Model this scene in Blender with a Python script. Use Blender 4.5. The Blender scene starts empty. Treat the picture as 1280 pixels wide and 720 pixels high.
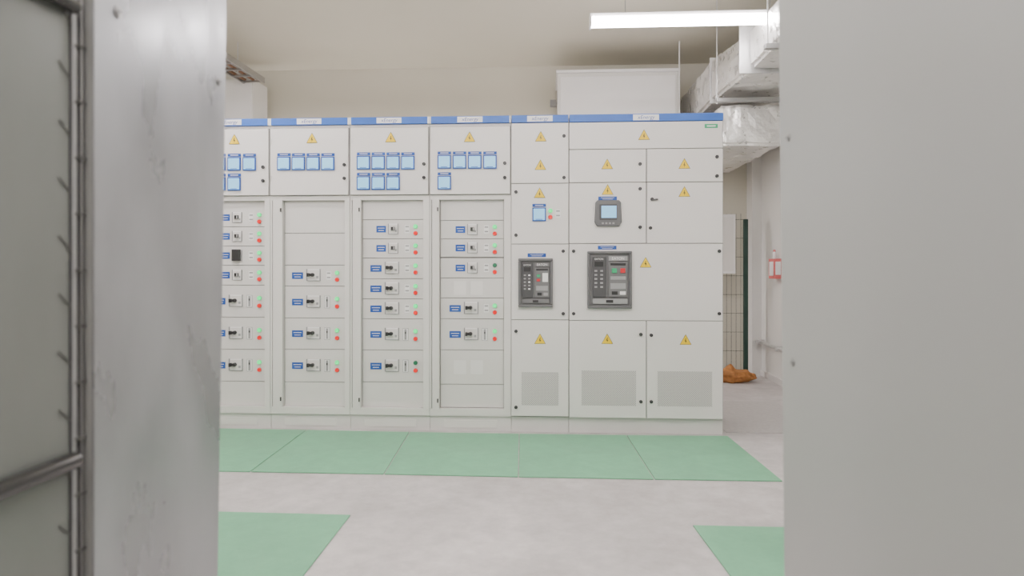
import bpy, bmesh, math, random
from mathutils import Vector, noise
random.seed(7)
TH=math.radians(3.2); D=4.85; H=1.18; F=853.33; HY=333.0
C_,S_=math.cos(TH),math.sin(TH)
def ray(px,py):
    dx=(px-640)/F
    return dx*C_-S_, dx*S_+C_, (HY-py)/F
def AY(px,py,y=0.0):
    r=ray(px,py); t=(y+D)/r[1]; return r[0]*t, H+r[2]*t
def X(px,y=0.0): return AY(px,300,y)[0]
def Z(px,py,y=0.0): return AY(px,py,y)[1]
def FL(px,py):
    r=ray(px,py); t=-H/r[2]; return r[0]*t, r[1]*t-D
scene=bpy.context.scene; COL=scene.collection

# ---------------- materials
MATS={}
def mat(name,col,rough=0.5,metal=0.0,var=0.03,vscale=6.0,bump=0.0,bscale=60.0,emit=0.0,ecol=None,rvar=0.0,stretch=None,coat=0.0):
    if name in MATS: return MATS[name]
    m=bpy.data.materials.new(name); m.use_nodes=True; nt=m.node_tree; N=nt.nodes; L=nt.links
    b=N['Principled BSDF']; tc=N.new('ShaderNodeTexCoord')
    b.inputs['Roughness'].default_value=rough; b.inputs['Metallic'].default_value=metal
    if coat: b.inputs['Coat Weight'].default_value=coat
    no=N.new('ShaderNodeTexNoise'); no.inputs['Scale'].default_value=vscale; no.inputs['Detail'].default_value=5
    mp=N.new('ShaderNodeMapping'); L.new(tc.outputs['Object'],mp.inputs['Vector']); L.new(mp.outputs[0],no.inputs['Vector'])
    if stretch: mp.inputs['Scale'].default_value=stretch
    r=N.new('ShaderNodeValToRGB'); r.color_ramp.elements[0].position=0.3; r.color_ramp.elements[1].position=0.7
    c=Vector(col)
    r.color_ramp.elements[0].color=(*[max(0,v*(1-var)) for v in c],1)
    r.color_ramp.elements[1].color=(*[min(1,v*(1+var)) for v in c],1)
    L.new(no.outputs['Fac'],r.inputs['Fac']); L.new(r.outputs['Color'],b.inputs['Base Color'])
    if rvar:
        mr=N.new('ShaderNodeMapRange'); mr.inputs['To Min'].default_value=max(0.02,rough-rvar); mr.inputs['To Max'].default_value=min(1,rough+rvar)
        mr.inputs['From Min'].default_value=0.3; mr.inputs['From Max'].default_value=0.7
        L.new(no.outputs['Fac'],mr.inputs['Value']); L.new(mr.outputs['Result'],b.inputs['Roughness'])
    if bump:
        n2=N.new('ShaderNodeTexNoise'); n2.inputs['Scale'].default_value=bscale; n2.inputs['Detail'].default_value=4
        L.new(tc.outputs['Object'],n2.inputs['Vector'])
        bp=N.new('ShaderNodeBump'); bp.inputs['Strength'].default_value=bump; bp.inputs['Distance'].default_value=0.01
        L.new(n2.outputs['Fac'],bp.inputs['Height']); L.new(bp.outputs[0],b.inputs['Normal'])
    if emit:
        b.inputs['Emission Color'].default_value=(*(ecol or col),1); b.inputs['Emission Strength'].default_value=emit
    MATS[name]=m; return m
M_CAB=mat('painted_steel_light_grey',(0.71,0.69,0.67),0.42,var=0.012,bump=0.02,bscale=300)
M_DOOR=mat('painted_steel_door',(0.745,0.72,0.705),0.32,var=0.01,vscale=2)
M_DRAW=mat('painted_steel_drawer',(0.68,0.66,0.645),0.36,var=0.01,vscale=2)
M_PLINTH=mat('painted_plinth',(0.67,0.65,0.635),0.5,var=0.02)
M_BLUE=mat('blue_fascia',(0.02,0.12,0.50),0.4,var=0.04)
M_LBLUE=mat('blue_label',(0.010,0.08,0.38),0.45,var=0.03)
M_WHITE=mat('white_plastic',(0.84,0.83,0.83),0.4,var=0.01)
M_PALE=mat('pale_square_paint',(0.76,0.74,0.73),0.3,var=0.005)
M_SCREEN=mat('meter_screen',(0.25,0.53,0.78),0.25,var=0.05,vscale=30,emit=0.6,ecol=(0.25,0.60,0.95))
M_BLACK=mat('black_plastic',(0.025,0.025,0.027),0.4,var=0.05)
M_GREYP=mat('grey_plastic',(0.16,0.16,0.165),0.45,var=0.04)
M_DGREY=mat('dark_grey_plastic',(0.07,0.07,0.075),0.45,var=0.04)
M_MGREY=mat('mid_grey_plastic',(0.32,0.32,0.325),0.45,var=0.04)
M_BEZ=mat('bezel_grey_plastic',(0.13,0.13,0.135),0.45,var=0.04)
M_YEL=mat('sign_yellow',(0.88,0.60,0.005),0.45,var=0.02)
M_GLED=mat('green_lamp',(0.0,0.42,0.13),0.3,emit=1.5,ecol=(0.0,0.9,0.18))
M_RLED=mat('red_lamp',(0.62,0.01,0.01),0.3,emit=0.45,ecol=(0.9,0.0,0.0))
M_GOFF=mat('green_button_off',(0.02,0.16,0.08),0.35)
M_GBTN=mat('green_button',(0.02,0.38,0.16),0.4)
M_RBTN=mat('red_button',(0.6,0.02,0.03),0.4)
M_SEAM=mat('seam_and_recess_shade',(0.27,0.265,0.26),0.8)  # joint grey, darkened to put recess shadow lines into the colour
M_GAL=mat('galvanised_steel',(0.62,0.62,0.62),0.4,metal=0.6,var=0.08,vscale=20)
M_STEEL=mat('steel_screw',(0.42,0.42,0.42),0.35,metal=0.9)

def floor_mat(name='concrete_floor',col=(0.515,0.485,0.478),k=1.0):
    m=mat(name,col,0.5,var=0.07*k,vscale=1.3,bump=0.06,bscale=50,rvar=0.1)
    nt=m.node_tree;N=nt.nodes;L=nt.links;b=N['Principled BSDF']
    src=b.inputs['Base Color'].links[0].from_socket
    tc=[x for x in N if x.type=='TEX_COORD'][0]
    for sc,lo,hi in ((9,1-.09*k,1+.07*k),(2.6,1-.08*k,1+.06*k)):
        n=N.new('ShaderNodeTexNoise'); n.inputs['Scale'].default_value=sc; n.inputs['Detail'].default_value=8; n.inputs['Roughness'].default_value=0.7
        L.new(tc.outputs['Object'],n.inputs['Vector'])
        mr=N.new('ShaderNodeMapRange'); mr.inputs['From Min'].default_value=0.35; mr.inputs['From Max'].default_value=0.65; mr.inputs['To Min'].default_value=lo; mr.inputs['To Max'].default_value=hi
        L.new(n.outputs['Fac'],mr.inputs['Value'])
        mx=N.new('ShaderNodeVectorMath'); mx.operation='SCALE'; L.new(src,mx.inputs[0]); L.new(mr.outputs['Result'],mx.inputs['Scale']); src=mx.outputs[0]
    L.new(src,b.inputs['Base Color'])
    return m
M_FLOOR=floor_mat(k=1.3)
M_WALL=mat('wall_paint',(0.61,0.585,0.50),0.7,var=0.015,vscale=1.5,bump=0.04,bscale=120)
M_WALLW=mat('wall_paint_white',(0.76,0.75,0.725),0.7,var=0.015,vscale=1.5,bump=0.04,bscale=120)
M_CEIL=mat('ceiling_paint',(0.72,0.69,0.59),0.75,var=0.015,vscale=1)
M_MAT=floor_mat('green_rubber_mat',(0.165,0.425,0.25),.7)
M_FOIL=mat('aluminium_foil',(0.82,0.81,0.79),0.34,metal=0.7,var=0.08,vscale=12,bump=0.7,bscale=20,rvar=0.12)
M_LAMP=mat('lamp_diffuser',(0.9,0.9,0.9),0.4,emit=52,ecol=(1.0,0.935,0.945))
M_GREENP=mat('green_painted_steel',(0.015,0.05,0.038),0.5)
M_ORANGE=mat('orange_fabric',(0.40,0.17,0.05),0.8,var=0.3,vscale=25,bump=0.4,bscale=50)
M_RED=mat('red_plastic',(0.60,0.12,0.12),0.4)
M_BRUSH=mat('brushed_metal_sheen',(0.37,0.378,0.395),0.34,metal=0.65,var=0.16,vscale=2.6,rvar=0.13,stretch=(1,2.2,1.0))  # colour noise paints a cloudy, mottled sheen into the metal
M_PANEL=mat('smooth_grey_panel',(0.42,0.43,0.42),0.42,metal=0.1,var=0.015,vscale=2)
M_DARKP=mat('dark_glazed_panel',(0.185,0.195,0.183),0.28,metal=0.1,var=0.08,vscale=2,stretch=(1,3,1))
M_CLIP_STREAK=mat('grey_clip_and_streak',(0.11,0.11,0.105),0.5)
M_CHROME=mat('dark_tube',(0.03,0.03,0.03),0.12,metal=0.5,coat=0.5)
M_BROWN=mat('brown_cable_jacket',(0.25,0.13,0.07),0.6,var=0.3,vscale=30)

def vent_mat():
    m=mat('perforated_vent',(0.61,0.59,0.58),0.5,var=0.01)
    nt=m.node_tree;N=nt.nodes;L=nt.links;b=N['Principled BSDF']
    tc=[x for x in N if x.type=='TEX_COORD'][0]
    mp=N.new('ShaderNodeMapping'); mp.inputs['Rotation'].default_value=(0,math.radians(45),0); L.new(tc.outputs['Object'],mp.inputs['Vector'])
    sc=N.new('ShaderNodeVectorMath'); sc.operation='MULTIPLY'; sc.inputs[1].default_value=(95,0,95); L.new(mp.outputs[0],sc.inputs[0])
    fr=N.new('ShaderNodeVectorMath'); fr.operation='FRACTION'; L.new(sc.outputs[0],fr.inputs[0])
    di=N.new('ShaderNodeVectorMath'); di.operation='DISTANCE'; di.inputs[1].default_value=(0.5,0,0.5); L.new(fr.outputs[0],di.inputs[0])
    lt=N.new('ShaderNodeMath'); lt.operation='LESS_THAN'; lt.inputs[1].default_value=0.34; L.new(di.outputs['Value'],lt.inputs[0])
    mx=N.new('ShaderNodeMix'); mx.data_type='RGBA'; L.new(lt.outputs[0],mx.inputs['Factor'])
    src=b.inputs['Base Color'].links[0].from_socket
    L.new(src,mx.inputs['A']); mx.inputs['B'].default_value=(0.35,0.34,0.335,1); L.new(mx.outputs['Result'],b.inputs['Base Color'])
    return m
M_VENT=vent_mat()

# ---------------- mesh builder
WL={}
class MB:
    def __init__(s): s.v=[];s.f=[];s.m=[];s.mats=[];s.sm=[]
    def mi(s,m):
        if m not in s.mats: s.mats.append(m)
        return s.mats.index(m)
    def poly(s,vs,fs,m,smooth=False):
        o=len(s.v); s.v+= [tuple(v) for v in vs]; k=s.mi(m)
        for f in fs: s.f.append([o+i for i in f]); s.m.append(k); s.sm.append(smooth)
        return s
    def box(s,x0,x1,y0,y1,z0,z1,m):
        v=[(x0,y0,z0),(x1,y0,z0),(x1,y1,z0),(x0,y1,z0),(x0,y0,z1),(x1,y0,z1),(x1,y1,z1),(x0,y1,z1)]
        return s.poly(v,[(3,2,1,0),(4,5,6,7),(0,1,5,4),(1,2,6,5),(2,3,7,6),(3,0,4,7)],m)
    def prism(s,pts,y0,y1,m):
        n=len(pts); v=[(x,y0,z) for x,z in pts]+[(x,y1,z) for x,z in pts]
        f=[tuple(range(n)),tuple(reversed(range(n,2*n)))]
        f+=[((i+1)%n,i,n+i,n+(i+1)%n) for i in range(n)]
        return s.poly(v,f,m)
    def cyl(s,a,b,r,m,n=14,r2=None):
        a=Vector(a);b=Vector(b);d=(b-a).normalized(); u=d.orthogonal().normalized(); w=d.cross(u); r2=r if r2 is None else r2
        v=[a+(u*math.cos(t)+w*math.sin(t))*r for t in [2*math.pi*i/n for i in range(n)]]
        v+=[b+(u*math.cos(t)+w*math.sin(t))*r2 for t in [2*math.pi*i/n for i in range(n)]]
        s.poly(v,[(i,(i+1)%n,n+(i+1)%n,n+i) for i in range(n)],m,True)
        s.poly(v,[tuple(reversed(range(n))),tuple(range(n,2*n))],m)
        return s
    def obj(s,name,parent=None,bevel=0,origin=None,label=None,cat=None,group=None,kind=None):
        xs=[Vector(v) for v in s.v]
        if origin is None:
            lo=Vector((min(v.x for v in xs),min(v.y for v in xs),min(v.z for v in xs))); hi=Vector((max(v.x for v in xs),max(v.y for v in xs),max(v.z for v in xs)))
            o=(lo+hi)/2
            if parent is None: o.z=lo.z
        else: o=Vector(origin)
        me=bpy.data.meshes.new(name); me.from_pydata([v-o for v in xs],[],s.f)
        for m in s.mats: me.materials.append(m)
        for p,k,sm in zip(me.polygons,s.m,s.sm): p.material_index=k; p.use_smooth=sm
        me.update()
        return place(me,name,o,parent,bevel,label,cat,group,kind)
def place(me,name,o,parent=None,bevel=0,label=None,cat=None,group=None,kind=None):
    ob=bpy.data.objects.new(name,me); COL.objects.link(ob)
    o=Vector(o); WL[ob.name]=o
    if parent is not None: ob.parent=parent; ob.location=o-WL[parent.name]
    else: ob.location=o
    if bevel:
        b=ob.modifiers.new('bevel','BEVEL'); b.width=bevel; b.segments=2; b.limit_method='ANGLE'
    if label: ob['label']=label
    if cat: ob['category']=cat
    if group: ob['group']=group
    if kind: ob['kind']=kind
    return ob
def empty(name,o,label,cat,group=None):
    e=place(None,name,o,None,0,label,cat,group); e.empty_display_size=0.1; return e
def text_mesh(txt,size,mt,x,y,z,parent,name='lettering',ital=0.0):
    cu=bpy.data.curves.new('t','FONT'); cu.body=txt; cu.size=size; cu.align_x='CENTER'; cu.align_y='CENTER'; cu.shear=ital; cu.extrude=0.0004
    to=bpy.data.objects.new('t',cu); COL.objects.link(to); bpy.context.view_layer.update()
    me=bpy.data.meshes.new_from_object(to.evaluated_get(bpy.context.evaluated_depsgraph_get())); bpy.data.objects.remove(to)
    me.name=name
    for v in me.vertices:
        a,b,c=v.co; v.co=(a,-c,b)
    me.materials.clear(); me.materials.append(mt)
    return place(me,name,(x,y,z),parent)

# ---------------- room
RX0,RX1,RY0,RY1,RZ=-5.2,2.29,-6.6,2.9,3.45
MB().box(RX0-.1,RX1+.1,RY0-.1,RY1+.1,-.1,0,M_FLOOR).obj('floor',kind='structure',label='smooth light grey concrete floor')
MB().box(RX0-.1,RX1+.1,RY0-.1,RY1+.1,RZ,RZ+.1,M_CEIL).obj('ceiling',kind='structure',label='plain cream painted ceiling')
MB().box(RX0,RX1,RY1,RY1+.1,0,RZ,M_WALL).obj('wall_back',kind='structure')
MB().box(RX0,RX1,RY0-.1,RY0,0,RZ,M_WALL).obj('wall_front',kind='structure')
MB().box(RX1,RX1+.1,RY0-.1,RY1+.1,0,RZ,M_WALLW).obj('wall_right',kind='structure')
MB().box(RX0-.1,RX0,RY0-.1,RY1+.1,0,RZ,M_WALL).obj('wall_left',kind='structure')
MB().box(RX1-.015,RX1,RY0,2.7,0,0.06,M_PLINTH).obj('baseboard_right',kind='structure')
MB().box(RX1-.10,RX1,2.7,2.9,0.0,RZ,M_WALLW).obj('trim_1',kind='structure',label='white plastered pilaster in the corner')

# ---------------- shared small parts
def mesh_of(mb,name):
    o=mb.obj(name,origin=(0,0,0)); me=o.data; bpy.data.objects.remove(o); return me
def tri_mesh(w):
    h=w*0.9; mb=MB()
    def tr(k,dz=0): return [(-w/2*k,-h/3*k+dz),(w/2*k,-h/3*k+dz),(0,h*2/3*k+dz)]
    mb.prism(tr(1.0),-.0015,0,M_BLACK); mb.prism(tr(0.90),-.0022,-.001,M_YEL)
    s=h
    mb.prism([(-.09*s,-.02*s),(.0*s,-.02*s),(-.03*s,-.22*s),(.10*s,.06*s),(.01*s,.06*s),(.05*s,.28*s),(.0*s,.28*s)],-.0028,-.002,M_BLACK)
    return mesh_of(mb,'warning_triangle')
ME_TRI=tri_mesh(0.082)
def tri(parent,px,py,y=-.022): 
    x,z=AY(px,py,y); return place(ME_TRI,'warning_triangle',(x,y,z),parent)
mb=MB(); mb.cyl((0,0,0),(0,-.010,0),.012,M_BLACK); mb.box(-.003,.003,-.014,-.009,-.009,.009,M_DGREY)
ME_LOCK=mesh_of(mb,'door_lock')
def lock(parent,px,py,y=-.022):
    x,z=AY(px,py,y); return place(ME_LOCK,'door_lock',(x,y,z),parent)
mb=MB(); w=.048
mb.box(-w,w,-.010,0,-w,w,M_LBLUE); mb.box(-w*.84,w*.84,-.013,-.009,-w*.84,w*.84,M_SCREEN); mb.box(-w*.5,w*.5,-.0135,-.0125,-w*.78,-w*.70,M_LBLUE)
mb.box(-w,w,-.003,0,w*1.12,w*1.55,M_LBLUE); mb.box(-w*.6,w*.6,-.0035,-.002,w*1.28,w*1.38,M_WHITE)
ME_METER=mesh_of(mb,'panel_meter')
def meter(parent,px,py,y=-.022):
    x,z=AY(px,py,y); return place(ME_METER,'panel_meter',(x,y,z),parent)
def led_mesh(m,name):
    mb=MB(); mb.cyl((0,0,0),(0,-.005,0),.0165,M_MGREY); mb.cyl((0,-.004,0),(0,-.016,0),.0160,m,r2=.013); return mesh_of(mb,name)
ME_G=led_mesh(M_GLED,'indicator_light'); ME_R=led_mesh(M_RLED,'push_button'); ME_GO=led_mesh(M_GOFF,'indicator_light_off')
def led(parent,px,py,me,y,label=None):
    x,z=AY(px,py,y); return place(me,me.name.replace('_off',''),(x,y,z),parent,label=label)
def lab_mesh(w,h):
    mb=MB(); mb.box(-w/2,w/2,-.002,0,-h/2,h/2,M_LBLUE)
    mb.box(-w*.36,w*.36,-.0026,-.0015,h*.12,h*.20,M_WHITE); mb.box(-w*.28,w*.28,-.0026,-.0015,-h*.24,-h*.16,M_WHITE)
    return mesh_of(mb,'label_plate')
ME_LS=lab_mesh(.070,.048); ME_LL=lab_mesh(.082,.048); ME_LW=lab_mesh(.13,.026)
def brk_mesh(w,h,big):
    mb=MB(); mb.box(-w/2,w/2,-.005,0,-h/2,h/2,M_WHITE); mb.box(-w*.40,w*.40,-.0065,-.004,-h*.40,h*.40,M_CAB)
    mb.box(-w*.5,-w*.42,-.008,0,-h*.5,h*.5,M_MGREY); mb.box(w*.2,w*.36,-.0075,-.006,-h*.3,-h*.1,M_MGREY)
    mb.box(-w*.5,w*.5,-.008,0,-h*.54,-h*.48,M_MGREY); mb.box(w*.44,w*.5,-.008,0,-h*.5,h*.5,M_MGREY)
    return mesh_of(mb,'circuit_breaker')
ME_BS=brk_mesh(.074,.074,0); ME_BL=brk_mesh(.104,.084,1)
mb=MB(); mb.cyl((0,0,0),(0,-.014,0),.014,M_DGREY); mb.box(-.034,.010,-.030,-.012,-.010,.010,M_BLACK); mb.box(-.034,-.020,-.036,-.012,-.013,.013,M_BLACK)
ME_HH=mesh_of(mb,'rotary_handle')
mb=MB(); mb.box(-.013,.013,-.016,0,-.013,.013,M_DGREY); mb.box(-.007,.004,-.024,-.014,-.004,.012,M_BLACK); mb.box(.006,.010,-.018,-.015,-.010,.010,M_WHITE)
ME_HS=mesh_of(mb,'toggle_handle')
mb=MB(); mb.box(-.02,.02,-.002,0,-.045,.045,M_MGREY); mb.box(-.017,.017,-.003,-.001,-.042,.042,M_WHITE); mb.box(-.008,.008,-.004,-.002,-.038,.038,M_MGREY); mb.box(-.004,.004,-.007,-.003,.005,.02,M_DGREY)
ME_SLOT=mesh_of(mb,'cable_slot')
mb=MB(); mb.box(-.018,.018,-.002,0,-.028,.030,M_WHITE)
for dz in (.018,-.014): mb.box(-.013,.013,-.0026,-.001,dz-.005,dz+.005,M_MGREY)
ME_LEG=mesh_of(mb,'legend_plate')

# ---------------- switchgear left columns
TOPZ=2.25
zs=lambda py,px=488: Z(px,py)
CG='row of light grey switchgear cabinets'
def switch_cab(pL,pR,recL,recR,effR,drawers,meters,tripos,label,locks):
    x0=X(pL)+.001; x1=X(pR)-.001; xc=(x0+x1)/2; pc=(pL+pR)/2
    root=empty('switchgear_cabinet',(xc,.4,0),label,'electrical cabinet',CG)
    rl=X(recL); rr=X(recR); zr0=zs(510); zr1=zs(250); zd0=zs(243.5); zd1=zs(160); zp=zs(519)
    b=MB()
    b.box(x0,x1,.05,.8,zp,TOPZ-.05,M_CAB)
    b.box(x0,x1,0,.05,zr1,TOPZ-.05,M_CAB)
    b.box(x0,x1,0,.05,zp,zr0,M_CAB)
    b.box(x0,x0+.012,0,.05,zr0,zr1,M_CAB)
    b.box(x0+.012,x0+.018,.012,.05,zr0,zr1,M_SEAM)  # dark strip painting the shadow line beside the recess
    b.box(x0+.018,rl,-.004,.05,zr0-.01,zr1+.01,M_CAB)
    b.box(rr,x1,-.004,.05,zr0-.01,zr1+.01,M_CAB)
    b.obj('body',root,bevel=.0015)
    MB().box(x0,x1,.015,.8,0,zp-.003,M_PLINTH).box(x0+.10,x1-.10,.010,.02,.025,zp-.03,M_CAB).obj('plinth',root,bevel=.002)
    f=MB().box(x0+.012,x1-.012,-.02,.04,TOPZ-.05,TOPZ,M_BLUE).box(x0,x0+.012,-.018,.04,TOPZ-.05,TOPZ,M_WHITE).box(x1-.012,x1,-.018,.04,TOPZ-.05,TOPZ,M_WHITE).box(x0,x1,.04,.8,TOPZ-.05,TOPZ-.006,M_CAB).obj('fascia',root,bevel=.001,label='blue fascia strip')
    MB().box(xc-.09,xc+.09,-.0215,-.02,TOPZ-.045,TOPZ-.005,M_WHITE).obj('name_plate',f)
    text_mesh('xEnergy',.036,M_LBLUE,xc,-.022,TOPZ-.025,f,ital=.2)
    d=MB().box(x0+.006,x1-.006,-.020,-.002,zd0,zd1,M_DOOR).obj('meter_door',root,bevel=.003)
    MB().box(x0+.002,x1-.002,-.003,.0,zd0-.005,zd1+.005,M_SEAM).obj('door_gasket',root)
    tri(d,*tripos)
    for m in meters: meter(d,*m)
    for l in locks: lock(d,*l)
    for k in (.25,.8):
        MB().box(x0+.010,x0+.018,-.026,-.019,zd0+(zd1-zd0)*k-.02,zd0+(zd1-zd0)*k+.02,M_CAB).obj('hinge',d)
    for py in (262,500):
        MB().box(rl-.014,rl-.006,-.012,-.003,zs(py)-.014,zs(py)+.014,M_BLACK).obj('catch',root)
    ys=.034
    MB().box(rl+.001,rr-.001,.045,.05,zr0,zr1,M_SEAM).obj('recess_back',root)
    for (a,bb,kind) in drawers:
        w0=Z(pc,bb+.15,ys); w1=Z(pc,a-.15,ys)
        w0=max(w0,zr0+.001); w1=min(w1,zr1-.001)
        p=MB().box(rl+.005,rr-.005,ys,.046,w0,w1,M_DRAW).obj('feeder_drawer',root,bevel=.0015)
        y=ys; cy=(a+bb)/2
        if kind=='-': continue
        if kind=='w':
            for q in (-11,10):
                x_,z_=AY(effR-42+q,cy,y); MB().box(x_-.045,x_+.045,y-.0006,y,z_-.05,z_+.05,M_PALE).obj('pale_square',p,label='flat glossy pale square')  # thin paler squares laid on the blank drawer front
            continue
        small=kind in 'sx'
        lx=(effR-52.5) if small else (effR-59)
        x_,z_=AY(lx,cy,y); place(ME_LS if small else ME_LL,'label_plate',(x_,y,z_),p)
        bx=(effR-37.5) if small else (effR-39)
        x_,z_=AY(bx,cy-(.5 if small else 1),y)
        place(ME_BS if small else ME_BL,'circuit_breaker',(x_,y,z_),p)
        if kind=='x': MB().box(x_-.03,x_+.03,y-.03,y-.005,z_-.042,z_+.042,M_BLACK).obj('toggle_handle',p,bevel=.003)
        elif small: place(ME_HS,'toggle_handle',(x_,y-.006,z_),p)
        else: place(ME_HH,'rotary_handle',(x_-.004,y-.006,z_),p)
        if kind=='l':
            x_,z_=AY(effR-22,cy,y); place(ME_SLOT,'cable_slot',(x_,y,z_),p)
        else:
            x_,z_=AY(effR-20,cy,y); place(ME_LEG,'legend_plate',(x_,y,z_),p)
        up,dn=(-3.4,5.0) if kind!='l' else (-4,5.5)
        led(p,effR-9.5,cy+up,ME_G if random.random()<.86 else ME_GO,y,'green indicator light')
        led(p,effR-9.5,cy+dn,ME_R,y,'red push button')
    return root
A=[(250,261,'-'),(261,283,'s'),(284,307,'s'),(308,331,'x'),(332,356,'s'),(357,396,'l'),(397,436,'l'),(437,476,'l'),(477,509,'-')]
B=[(250,291,'-'),(292,331,'-'),(332,357,'m'),(358,397,'l'),(398,436,'l'),(437,477,'l'),(478,509,'-')]
Cc=[(250,274,'-'),(275,298,'s'),(299,322,'s'),(323,348,'m'),(349,373,'m'),(374,398,'m'),(399,437,'l'),(438,477,'l'),(478,509,'-')]
Dd=[(250,275,'-'),(276,298,'s'),(299,321,'s'),(323,347,'s'),(348,372,'w'),(373,398,'m'),(399,437,'l'),(438,480,'w'),(481,509,'-')]
switch_cab(239,338,253,331,334,A,[(255,205),(274,205),(293,205),(312,205),(255,230),(274,230),(293,230)],(293,176),'light grey switchgear cabinet with two rows of meters and seven feeders',[(329,209),(329,226)])
switch_cab(338,437.5,353,431,431,B,[(355,204.5),(373.3,204.5),(391.6,204.5),(410,204.5)],(390,174.5),'light grey switchgear cabinet with four meters and four feeders',[(430.5,206),(430.5,223)])
switch_cab(437.5,537,451,529,529,Cc,[(454.5,203.5),(473,203.5),(491.5,203.5),(510,203.5),(454.5,229),(473,229),(491.5,229)],(488.5,173.5),'light grey switchgear cabinet with seven meters and seven feeders',[(530,205),(530,222)])
switch_cab(537,639,549,630,628,Dd,[(555.5,202.5),(574.5,202.5),(593.5,202.5),(612.5,202.5),(555.5,228.5)],(587,173),'light grey switchgear cabinet with five meters and pale squares on blank drawers',[(631,204),(631,222)])

# ---------------- incoming cabinets
def air_breaker(parent,a,b,c,d,y0,big):
    x0,z1=AY(a,c,y0); x1,z0=AY(b,d,y0); w=x1-x0; h=z1-z0
    u=lambda t:x0+w*t
    v=lambda t:z1-h*t
    mb=MB(); t=.06 if big else .08
    k=t*w
    for q in ((x0,x1,z1-k,z1),(x0,x1,z0,z0+k),(x0,x0+k,z0+k,z1-k),(x1-k,x1,z0+k,z1-k)): mb.box(q[0],q[1],y0-.028,y0,q[2],q[3],M_BEZ)
    fr=mb.obj('air_circuit_breaker',parent,bevel=.004,label='dark grey air circuit breaker in a bezel')
    MB().box(x0+k,x1-k,y0-.010,y0,z0+k,z1-k,M_GREYP).obj('breaker_front',fr)
    y=y0-.010
    def P(n,a0,a1,b0,b1,dep,m,bev=.002,lab=None): return MB().box(u(a0),u(a1),y-dep,y,v(b1),v(b0),m).obj(n,fr,bevel=bev,label=lab)
    P('trip_unit',.12,.42,.10,.80,.014,M_DGREY)
    P('trip_display',.16,.36,.18,.27,.017,M_BLACK,.001)
    for i in range(5):
        P('keypad',.16,.22,.33+.07*i,.36+.07*i,.017,M_MGREY,.0008); P('keypad',.29,.35,.33+.07*i,.36+.07*i,.017,M_MGREY if (i%2 or big) else M_WHITE,.0008)
    P('brand_panel',.48,.90,.09,.17,.010,M_MGREY if big else M_GREYP,.001)
    P('control_panel',.48,.90,.19,.80,.012,M_GREYP,.002)
    P('status_window',.52,.86,.21,.25,.0135,M_BLACK,.001)
    if big:
        P('push_button',.55,.66,.30,.38,.020,M_GBTN,.002,'green push button'); P('push_button',.74,.85,.30,.38,.020,M_RBTN,.002,'red push button')
        P('rating_plate',.52,.86,.44,.50,.0135,M_MGREY,.001)
    else:
        P('push_button',.54,.63,.33,.38,.020,M_GBTN,.001,'green push button'); P('push_button',.54,.63,.42,.47,.020,M_RBTN,.001,'red push button')
        P('rating_plate',.70,.86,.30,.48,.0135,M_WHITE,.001)
    P('rating_plate',.52,.86,.56,.66,.0135,M_MGREY,.001)
    P('counter_window',.55,.68,.70,.76,.0135,M_BLACK,.001)
    P('status_window',.73,.86,.70,.76,.0135,M_WHITE if big else M_MGREY,.001)
    P('racking_panel',.12,.90,.83,.92,.012,M_MGREY if big else M_GREYP,.002)
    P('racking_slot',.42,.58,.85,.90,.014,M_BLACK,.001)
    text_mesh('EATON',h*.065,M_WHITE,u(.69),y-.0108,v(.13),fr)
    text_mesh('EATON',h*.045,M_WHITE,u(.26),y-.0148,v(.14),fr)
def inc_cab(pL,pR,label,fill):
    x0=X(pL)+.001; x1=X(pR)-.001; xc=(x0+x1)/2
    root=empty('switchgear_cabinet',(xc,.4,0),label,'electrical cabinet',CG)
    zz=lambda py:Z(770,py)
    b=MB().box(x0,x1,.0,.8,zz(522),TOPZ-.05,M_CAB); b.obj('body',root,bevel=.002)
    MB().box(x0,x1,.01,.8,0,zz(522)-.002,M_PLINTH).obj('plinth',root,bevel=.002)
    f=MB().box(x0+.004,x1-.004,-.024,.04,TOPZ-.052,TOPZ,M_BLUE).box(x0,x1,.04,.8,TOPZ-.05,TOPZ-.006,M_CAB).obj('fascia',root,bevel=.001,label='blue fascia strip')
    w=.09
    MB().box(xc-w,xc+w,-.0255,-.024,TOPZ-.046,TOPZ-.006,M_WHITE).obj('name_plate',f)
    text_mesh('xEnergy',.036,M_LBLUE,xc,-.026,TOPZ-.026,f,ital=.2)
    MB().box(x0+.001,x1-.001,-.003,.0,zz(522),zz(153),M_SEAM).obj('door_gasket',root)
    def door(a,bb,c,d,name='door'):
        return MB().box(X(a)+.0028,X(bb)-.0028,-.022,-.003,zz(d)+.0022,zz(c)-.0022,M_DOOR).obj(name,root,bevel=.003)
    fill(root,door)
def vent(d,a,b,c,e):
    x0,z1=AY(a,c,-.022); x1,z0=AY(b,e,-.022)
    MB().box(x0,x1,-.0235,-.0215,z0,z1,M_VENT).obj('vent_grille',d,label='perforated ventilation grille')
def widelab(d,px,py):
    x,z=AY(px,py,-.022); place(ME_LW,'label_plate',(x,-.022,z),d)
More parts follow.
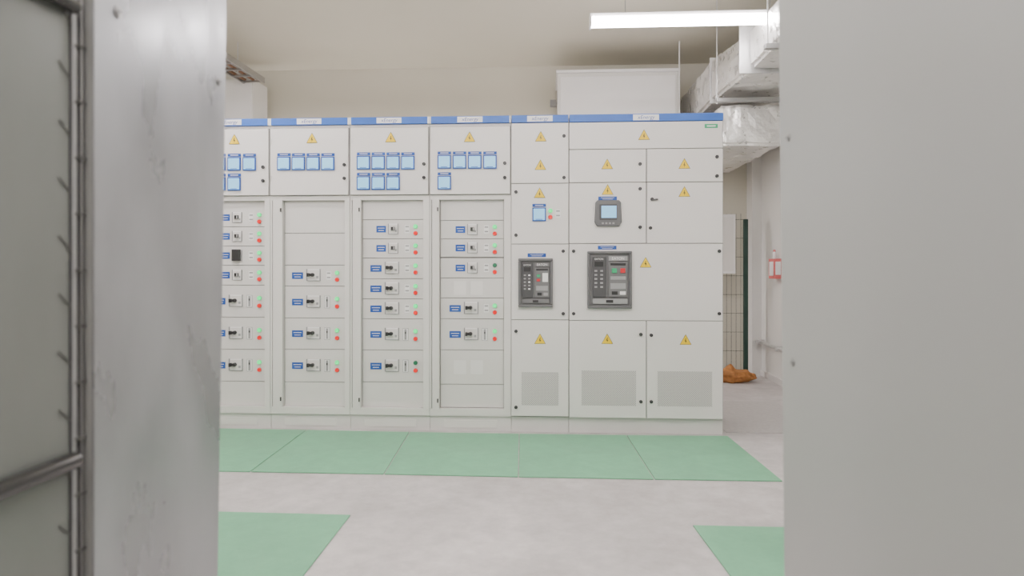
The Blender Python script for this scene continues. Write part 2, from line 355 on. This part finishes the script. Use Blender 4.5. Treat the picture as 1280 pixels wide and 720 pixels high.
def fillE(root,door):
    d=door(639,711,153,229); tri(d,676,172.5); tri(d,675.5,208)
    for l in ((705,170),(705,222)): lock(d,*l)
    d=door(639,711,229,305); tri(d,674.5,243); meter(d,674,268); led(d,688,263.5,ME_G,-.022,'green indicator light'); led(d,688,271.5,ME_R,-.022,'red push button')
    x,z=AY(697.5,267,-.022); place(ME_LEG,'legend_plate',(x,-.022,z),d)
    for l in ((645,240),(645,294)): lock(d,*l)
    d=door(639,711,305,400,'breaker_door'); widelab(d,671,319); air_breaker(d,648,691,323,384,-.022,False)
    for q in ((704,314),(704,392)): lock(d,*q)
    d=door(639,711,400,521,'lower_door'); tri(d,675,425.5); vent(d,652,698,465,507)
    for q in ((645,414),(645,509)): lock(d,*q)
def fillF(root,door):
    d=door(711,903,153,187,'top_panel'); tri(d,805,170.5)
    x,z=AY(889,157.5,-.022); MB().box(x-.045,x+.045,-.024,-.0215,z-.014,z+.014,M_GBTN).box(x-.03,x+.03,-.0245,-.0235,z-.004,z+.004,M_WHITE).obj('label_plate',d,label='small green and white label')
    d=door(711,807.5,187,228.5); tri(d,759,207)
    for q in ((800,205),): lock(d,*q)
    d=door(807.5,903,187,228.5); tri(d,855.5,206.5)
    for q in ((896,196),(896,220)): lock(d,*q)
    d=door(711,807.5,228.5,304.5); tri(d,759.5,239); widelab(d,759.5,248)
    a,z1=AY(743,250.5,-.022); b,z0=AY(777,283,-.022); w=b-a; hh=z1-z0
    ch=.03
    pts=[(a+ch*.6,z0),(b-ch*.6,z0),(b,z0+ch),(b-.006,z1-ch*.5),(b-ch*.7,z1),(a+ch*.7,z1),(a+.006,z1-ch*.5),(a,z0+ch)]
    r=MB().prism(pts,-.045,-.022,M_BEZ).obj('power_analyser',d,bevel=.005,label='dark grey rounded power analyser with lit display')
    MB().box(a+w*.18,b-w*.18,-.048,-.044,z0+hh*.24,z1-hh*.16,M_DGREY).obj('display_frame',r,bevel=.002)
    MB().box(a+w*.25,b-w*.20,-.050,-.047,z0+hh*.32,z1-hh*.22,M_SCREEN).obj('display',r)
    for i in range(4): MB().box(a+w*(.26+.13*i),a+w*(.34+.13*i),-.048,-.044,z0+hh*.08,z0+hh*.15,M_MGREY).obj('key',r,bevel=.001)
    for q in ((800,236),(800,284)): lock(d,*q)
    d=door(807.5,903,228.5,304.5); tri(d,855.5,241.5)
    k=lock(d,815,249); x,z=AY(817,250,-.03); MB().cyl((x-.01,-.03,z),(x+.03,-.034,z+.005),.006,M_DGREY).obj('key',d)
    for q in ((813,285),): lock(d,*q)
    d=door(711,903,304.5,400.5,'breaker_door'); widelab(d,759,309.5); tri(d,807,330); air_breaker(d,734,789.5,314,385.5,-.022,True)
    for q in ((899,314),(899,392),(717,314),(717,392)): lock(d,*q)
    d=door(711,807.5,400.5,522,'lower_door'); tri(d,759,425.5); vent(d,727,795,463,507.5)
    for q in ((801,418),(801,502)): lock(d,*q)
    d=door(807.5,903,400.5,522,'lower_door'); tri(d,857,426.5); vent(d,822,890,464,508.5)
    for q in ((814,419),(814,502)): lock(d,*q)
inc_cab(639,711,'narrow light grey switchgear cabinet with small air circuit breaker',fillE)
inc_cab(711,904,'wide light grey switchgear cabinet with large air circuit breaker and vents',fillF)

# ---------------- mats
def quad_mat(pts,label):
    z=.007; v=[(x,y,.0005) for x,y in pts]+[(x,y,z) for x,y in pts]
    mb=MB().poly(v,[(3,2,1,0),(4,5,6,7),(0,1,5,4),(1,2,6,5),(2,3,7,6),(3,0,4,7)],M_MAT)
    return mb.obj('rubber_mat',bevel=.003,label=label,cat='floor mat',group='green insulating floor mats')
bk=[(238,536),(383,538.5),(512,541),(649,543.2),(783,545),(910,546)]
fr=[(135,588),(313,590.5),(480,593.5),(648,597),(818,600),(979,602.5)]
for i in range(5):
    a=FL(*fr[i]);b=FL(*fr[i+1]);c=FL(*bk[i+1]);d=FL(*bk[i])
    a,b,c,d=[Vector((p[0],min(p[1],-.012))) for p in (a,b,c,d)]
    e=.003
    a.x+=e;d.x+=e;b.x-=e;c.x-=e
    quad_mat([tuple(a),tuple(b),tuple(c),tuple(d)],'green rubber insulating mat in front of the switchgear')
p1=Vector(FL(438,645)); p2=Vector(FL(380,720)); dr=(p2-p1).normalized(); L_=(p1.y+3.25)/-dr.y
quad_mat([(-2.6,p1.y-L_*-dr.y),tuple(p1+dr*L_),tuple(p1),(-2.6,p1.y+.02)],'green rubber mat beside the brushed metal cabinet')
p1=Vector(FL(866,658)); p2=Vector(FL(912,720)); dr=(p2-p1).normalized(); L_=(p1.y+3.25)/-dr.y
quad_mat([tuple(p1+dr*L_),(2.0,p1.y-L_*-dr.y),(2.0,p1.y),tuple(p1)],'green rubber mat beside the smooth grey cabinet')

# ---------------- foreground cabinets
def hexa(mb,x0,x1,yn,yf0,yf1,z0,z1,m):
    v=[(x0,yn,z0),(x1,yn,z0),(x1,yf0,z0),(x0,yf0,z0),(x0,yn,z1),(x1,yn,z1),(x1,yf1,z1),(x0,yf1,z1)]
    return mb.poly(v,[(3,2,1,0),(4,5,6,7),(0,1,5,4),(1,2,6,5),(2,3,7,6),(3,0,4,7)],m)
CX=-.712
def dpx(px,x):
    r=ray(px,300); return x*r[1]/r[0]-D
def scr(parent,x,y,z,r,sgn):
    mb=MB(); mb.cyl((x,y,z),(x+sgn*.003,y,z),r,M_STEEL,20); mb.cyl((x+sgn*.003,y,z),(x+sgn*.0045,y,z),r*.7,M_STEEL,20); mb.box(min(x+sgn*.004,x+sgn*.0052),max(x+sgn*.004,x+sgn*.0052),y-r*.55,y+r*.55,z-.001,z+.001,M_BLACK)
    return mb.obj('screw',parent)
root=empty('metal_cabinet',(-1.1,-3.6,0),'brushed grey sheet metal cabinet beside the green mat','cabinet')
yn=dpx(118,CX); yt=dpx(283.5,CX); yb=dpx(273,CX)
sl=(yt-yb)/1.24; y0_=yb-sl*.51; y1_=yt+sl*.35
hexa(MB(),-1.45,CX-.004,yn+.01,y0_-.004,y1_-.004,.1,2.1,M_PANEL).obj('body',root)
hexa(MB(),CX-.004,CX,yn,y0_,y1_,.1,2.1,M_BRUSH).obj('side_panel',root,bevel=.001,label='brushed grey side panel with painted mottled sheen')
MB().box(-1.43,CX-.01,yn+.02,y0_-.02,0,.1,M_DGREY).obj('plinth',root)
for (px,py,r) in ((147,15,.010),(273,102,.009)):
    y=dpx(px,CX); z=H+(HY-py)/F*((y+D)/ray(px,py)[1]); scr(root,CX,y,z,r,1)
GX=-.735
root=empty('glazed_cabinet',(-1.1,-4.2,0),'dark glazed metal cabinet with tube rail and hinge rod','cabinet')
yf=dpx(90,GX)
MB().box(-1.45,GX,-5.6,yf-.004,.08,2.1,M_DARKP).obj('body',root,bevel=.003)
MB().box(-1.43,GX-.02,-5.58,yf-.03,0,.08,M_DGREY).obj('plinth',root)
MB().box(GX-.02,GX+.002,yf-.002,yn-.008,.08,2.1,M_GAL).obj('edge_rail',root,bevel=.002,label='galvanised vertical edge rail')
MB().box(GX-.012,GX+.006,yn-.006,yn-.001,.08,2.1,M_DGREY).obj('gasket',root)
MB().box(GX-.004,GX+.003,yf-.006,yf-.003,.08,2.1,M_DGREY).obj('gasket',root)
yr=dpx(102,GX+.006)
m_=MB().cyl((GX+.006,yr,.1),(GX+.006,yr,2.08),.0015,M_STEEL,8)
k=.13
while k<2.05:
    m_.box(GX,GX+.008,yr-.009,yr+.009,k-.0015,k+.0015,M_CLIP_STREAK)
    m_.cyl((GX+.002,yf-.004,k+.03),(GX+.002,yf-.030,k+.052),.0011,M_CLIP_STREAK,6)  # slanted strokes stand in for mesh reflections on the pane
    k+=.087
m_.obj('hinge_rod',root,label='thin steel rod with clips and slanted reflection strokes')
for z,r in ((.885,.013),(1.575,.011)):
    MB().cyl((GX+.012,-5.5,z),(GX+.012,yf-.01,z),r,M_CHROME,16).obj('tube_rail',root,label='dark glossy tube rail')
RXC=.50
root=empty('metal_cabinet',(.9,-3.9,0),'smooth light grey steel cabinet beside the green mat','cabinet')
yt=dpx(973,RXC); yb=dpx(980,RXC); sl=(yt-yb)/1.24; y0_=yb-sl*.51; y1_=yt+sl*.35
hexa(MB(),RXC+.004,1.3,-5.6,y0_-.004,y1_-.004,.1,2.1,M_PANEL).obj('body',root)
hexa(MB(),RXC,RXC+.004,-5.6,y0_,y1_,.1,2.1,M_PANEL).obj('side_panel',root,bevel=.001)
MB().box(RXC+.01,1.28,-5.58,y0_-.02,0,.1,M_DGREY).obj('plinth',root)
for (px,py,r) in ((986,172,.008),(992,453,.008)):
    y=dpx(px,RXC); z=H+(HY-py)/F*((y+D)/ray(px,py)[1]); scr(root,RXC,y,z,r,-1)

# ---------------- lamps
def lamp(x0,x1,y,z,hang=True):
    root=empty('ceiling_lamp' if hang else 'rear_fill_lamp',((x0+x1)/2,y,z),'white linear fluorescent lamp hanging on thin wires' if hang else 'added linear fill lamp hidden on the wall behind the switchgear','lamp','linear fluorescent lamps')
    MB().box(x0,x1,y-.05,y+.05,z+.055,z+.085,M_WHITE).obj('housing',root,bevel=.004)
    mb=MB(); n=8
    prof=[(-.06,.055)]+[(-.06*math.cos(t),.055-.055*math.sin(t)**.7) for t in [math.pi*i/n for i in range(1,n)]]+[(.06,.055)]
    m=len(prof); v=[]
    for xx in (x0+.01,x1-.01): v+=[(xx,y+a,z+b) for a,b in prof]
    f=[(i,i+1,m+i+1,m+i) for i in range(m-1)]+[tuple(range(m)),tuple(reversed(range(m,2*m))),(0,m,2*m-1,m-1)]
    f=[tuple(reversed(q)) for q in f]
    mb.poly(v,f,M_LAMP); mb.obj('diffuser',root,label='glowing white diffuser')
    for xx in (x0+.006,x1-.006): MB().box(xx-.006,xx+.006,y-.062,y+.062,z-.002,z+.06,M_WHITE).obj('end_cap',root,bevel=.002)
    if hang:
        for xx in (x0+.25,x1-.25): MB().cyl((xx,y,z+.085),(xx,y,RZ),.0025,M_STEEL,6).obj('suspension_wire',root)
    else:
        for xx in (x0+.25,x1-.25): MB().box(xx-.02,xx+.02,y,RY1,z+.05,z+.08,M_WHITE).obj('wall_bracket',root)
xl=X(737); lamp(xl,xl+1.5,0,2.87)
for (x,y) in ((-2.6,-.9),(-1.0,-2.3),(.9,-2.3),(-3.3,-2.6),(-1.1,-5.4),(-.1,-4.1),(-3.3,-4.6),(.6,-6)):
    lamp(x-.75,x+.75,y,3.0)
for x in (.2,-1.9,-4.0): lamp(x-.75,x+.75,2.78,2.0,False)  # unseen fill lamps added behind the switchgear to brighten rear wall and ceiling

# ---------------- duct
def foil_box(x0,x1,y0,y1,z0,z1,name,parent,seg=.06,bx0=None,bz1=None):
    bm=bmesh.new()
    bmesh.ops.create_cube(bm,size=1)
    o=Vector(((x0+x1)/2,(y0+y1)/2,(z0+z1)/2)); sz=Vector((x1-x0,y1-y0,z1-z0))
    for v in bm.verts: v.co=Vector((v.co.x*sz.x,v.co.y*sz.y,v.co.z*sz.z))
    for v in bm.verts:
        if v.co.y>0:
            if bx0 is not None and v.co.x<0: v.co.x=bx0-o.x
            if bz1 is not None and v.co.z>0: v.co.z=bz1-o.z
    bmesh.ops.bevel(bm,geom=list(bm.edges),offset=.025,segments=2,affect='EDGES')
    for ax in range(3):
        n=int(sz[ax]/seg)
        for i in range(1,n):
            p=Vector((0,0,0)); p[ax]=-sz[ax]/2+sz[ax]*i/n; nn=Vector((0,0,0)); nn[ax]=1
            bmesh.ops.bisect_plane(bm,geom=bm.verts[:]+bm.edges[:]+bm.faces[:],plane_co=p,plane_no=nn)
    bm.normal_update()
    for v in bm.verts:
        q=(v.co+o)*5; v.co+=v.normal*(noise.noise(q)*.014+noise.noise(q*3)*.007)
    me=bpy.data.meshes.new(name); bm.to_mesh(me); bm.free(); me.materials.append(M_FOIL)
    return place(me,name,o,parent)
root=empty('ventilation_duct',(1.8,.6,2.6),'foil wrapped rectangular ventilation duct with steel flanges','duct')
foil_box(1.49,2.1,-1.6,.37,2.66,2.93,'duct_section',root,bz1=2.96)
foil_box(1.48,2.1,.38,1.31,2.65,2.96,'duct_section',root,bx0=1.43,bz1=3.02)
foil_box(1.43,2.08,1.34,2.85,2.65,3.03,'duct_section',root,bz1=3.03)
foil_box(1.44,1.98,1.06,2.8,2.21,2.56,'lower_duct_section',root)
for yy in (.375,1.325):
    MB().box(1.42,2.12,yy-.008,yy+.008,2.63,3.04,M_GAL).obj('flange',root,bevel=.003)
MB().box(1.40,2.13,.98,1.02,2.565,2.60,M_STEEL).obj('support_strut',root,bevel=.003)
MB().cyl((1.405,1.0,2.55),(1.405,1.0,RZ),.005,M_GAL,8).obj('threaded_rod',root)
MB().box(1.40,2.2,-.32,-.28,2.60,2.635,M_STEEL).obj('support_strut',root,bevel=.003)
for x in (1.42,2.18): MB().cyl((x,-.3,2.61),(x,-.3,RZ),.005,M_GAL,8).obj('threaded_rod',root)
x,_=AY(849,100,2.1); MB().cyl((x+.005,2.12,2.2),(x+.005,2.12,RZ),.007,M_WHITE,10).obj('conduit_pipe',label='thin white vertical conduit beside the wall cabinet',cat='pipe')

# ---------------- background cabinet on wall
y=2.2; a,zt=AY(697,88,y); b,_=AY(848,88,y)
root=empty('wall_cabinet',((a+b)/2,2.55,1.9),'large white sheet metal casing mounted on the back wall','cabinet')
MB().box(a,b,y,RY1,2.2,zt-.03,M_WALLW).obj('body',root,bevel=.004)
MB().box(a-.015,b+.015,y-.02,RY1,zt-.03,zt,M_WHITE).obj('lid',root,bevel=.004)
MB().box(a+.03,b-.03,y-.012,y,2.23,zt-.07,M_WHITE).obj('front_panel',root,bevel=.003)
x,z=AY(691.5,129,2.85); MB().box(x-.035,x+.035,2.83,2.9,z-.035,z+.035,M_MGREY).cyl((x,2.86,z),(x+.15,2.86,z),.012,M_MGREY,8).obj('junction_box',label='small grey junction box with conduit on the wall',cat='electrical box')
y=2.3; xr,zt=AY(316,98,y)
root=empty('tall_cabinet',(xr-.6,2.6,0),'tall white cabinet standing behind the switchgear','cabinet')
MB().box(xr-1.2,xr,y,2.68,.1,zt,M_WALLW).obj('body',root,bevel=.004)
MB().box(xr-1.17,xr-.03,y+.02,2.66,0,.1,M_DGREY).obj('plinth',root)
MB().box(xr-.6,xr-.01,y-.015,y,.12,zt-.02,M_WHITE).obj('door',root,bevel=.003)
tx=X(300,1.95)
_,tz=AY(300,90,1.95)
root=empty('cable_tray',(tx,.6,tz),'steel cable tray with brown cables near the ceiling','cable tray')
mb=MB()
for s in (-.11,.11): mb.box(tx+s-.008,tx+s+.008,-1.6,2.28,tz-.03,tz+.03,M_STEEL)
yy=-1.5
while yy<2.25: mb.box(tx-.11,tx+.11,yy-.012,yy+.012,tz-.028,tz-.01,M_STEEL); yy+=.22
mb.obj('tray_rails',root)
for i in range(5):
    c=MB(); pr=None
    for j in range(20):
        p=(tx-.08+.04*i+.008*math.sin(j*1.3+i),-1.55+j*.2,tz+.004+.006*math.sin(j+i*2)+.012*(i%2))
        if pr: c.cyl(pr,p,.014,M_BROWN if i%2==0 else M_MGREY,8)
        pr=p
    c.obj('cable',root)
for yy in (0,1.9):
    MB().cyl((tx,yy,tz-.03),(tx,yy,RZ),.005,M_GAL,8).obj('threaded_rod',root)

# ---------------- right rear items
y=2.55
xp,ztop=AY(932,274,y)
root=empty('mesh_fence',(xp-.4,y,0),'dark green welded wire mesh fence with steel post','fence')
MB().box(xp-.022,xp+.022,y-.022,y+.022,.0,ztop,M_GREENP).box(xp-.04,xp+.04,y-.04,y+.04,0,.01,M_GREENP).obj('post',root,bevel=.003)
mb=MB(); x=xp-1.3
while x<xp-.03: mb.cyl((x,y,.06),(x,y,ztop+.06),.002,M_GREENP,6); x+=.05
z=.08
while z<ztop+.05: mb.cyl((xp-1.3,y,z),(xp-.02,y,z),.0022,M_GREENP,6); z+=.2
mb.obj('wire_panel',root)
MB().box(xp-1.36,xp-1.3,y-.03,y+.03,0,ztop,M_GREENP).obj('post',root,bevel=.003)
a,zt=AY(898,268,y-.05); b,zb=AY(919,342,y-.05)
MB().box(a-.12,b,y-.06,y-.03,zb,zt,M_WHITE).box(a-.1,b-.02,y-.064,y-.058,zb+.03,zt-.03,M_WALLW).obj('notice_board',bevel=.002,label='blank white board hung on the green mesh fence',cat='board')
mb=MB().cyl((RX1-.05,.9,.37),(RX1-.05,2.69,.37),.02,M_GAL,12)
root=mb.obj('handrail_pipe',label='grey pipe running along the white wall near the floor',cat='pipe')
for yy in (1.2,2.0,2.6): MB().box(RX1-.08,RX1,yy-.015,yy+.015,.345,.395,M_GAL).obj('pipe_clip',root)
yy=dpx(973,RX1); z0=H+(HY-348)/F*(yy+D)
root=MB().box(RX1-.075,RX1,yy-.11,yy+.07,z0,z0+.20,M_RED).box(RX1-.079,RX1-.074,yy-.08,yy+.04,z0+.03,z0+.17,M_WHITE).box(RX1-.065,RX1-.012,yy-.114,yy-.108,z0+.04,z0+.17,M_WHITE).obj('fire_alarm_box',bevel=.003,label='red and white fire alarm box on the white wall',cat='alarm')
MB().cyl((RX1-.04,yy,z0+.20),(RX1-.04,yy,z0+.27),.016,M_WHITE,14).cyl((RX1-.04,yy,z0+.27),(RX1-.04,yy,z0+.29),.016,M_RED,14,r2=.010).obj('beacon',root,label='white beacon with red top')
bx,by=FL(917,476)
bm=bmesh.new()
bmesh.ops.create_icosphere(bm,subdivisions=4,radius=1)
for v in bm.verts:
    p=v.co.copy(); n=noise.noise(p*2.2)*.28+noise.noise(p*5)*.06+.06*math.sin(p.z*9+p.x*3)
    q=p*(1+n); q=Vector((q.x*.20,q.y*.10,max(q.z,-.72)*.07)); v.co=q
    if p.x<-.1: v.co.z*=1.6
mz=min(v.co.z for v in bm.verts)
me=bpy.data.meshes.new('sack')
for v in bm.verts: v.co.z=max(v.co.z,-.055)+.055
for f in bm.faces: f.smooth=True
bm.to_mesh(me); bm.free(); me.materials.append(M_ORANGE)
place(me,'fabric_sack',(bx,by-.06,0),label='crumpled orange brown sack on the concrete floor',cat='sack')
pl=[FL(907,541),FL(985,542),FL(985,503),FL(907,502)]
pl=[(1.245,pl[0][1]),(1.95,pl[0][1]),(1.95,pl[3][1]),(1.245,pl[3][1])]
M_CHK=mat('checker_plate',(0.46,0.44,0.43),0.45,metal=0.1,var=0.08,vscale=35)
v=[(x,y,.0005) for x,y in pl]+[(x,y,.006) for x,y in pl]
MB().poly(v,[(3,2,1,0),(4,5,6,7),(0,1,5,4),(1,2,6,5),(2,3,7,6),(3,0,4,7)],M_CHK).obj('floor_plate',bevel=.001,label='grey checker steel cover plate set on the floor',cat='floor plate')

# ---------------- camera
cam=bpy.data.cameras.new('camera'); co=bpy.data.objects.new('camera',cam); COL.objects.link(co)
co.location=(0,-D,H); co.rotation_euler=(math.pi/2,0,TH)
cam.lens=24; cam.sensor_width=36; cam.shift_y=-27/1280; cam.clip_start=.01
cam.dof.use_dof=True; cam.dof.focus_distance=4.85; cam.dof.aperture_fstop=2.8
scene.camera=co
w=bpy.data.worlds.new('world'); scene.world=w; w.use_nodes=True; w.node_tree.nodes['Background'].inputs[0].default_value=(.5,.5,.5,1); w.node_tree.nodes['Background'].inputs[1].default_value=.1
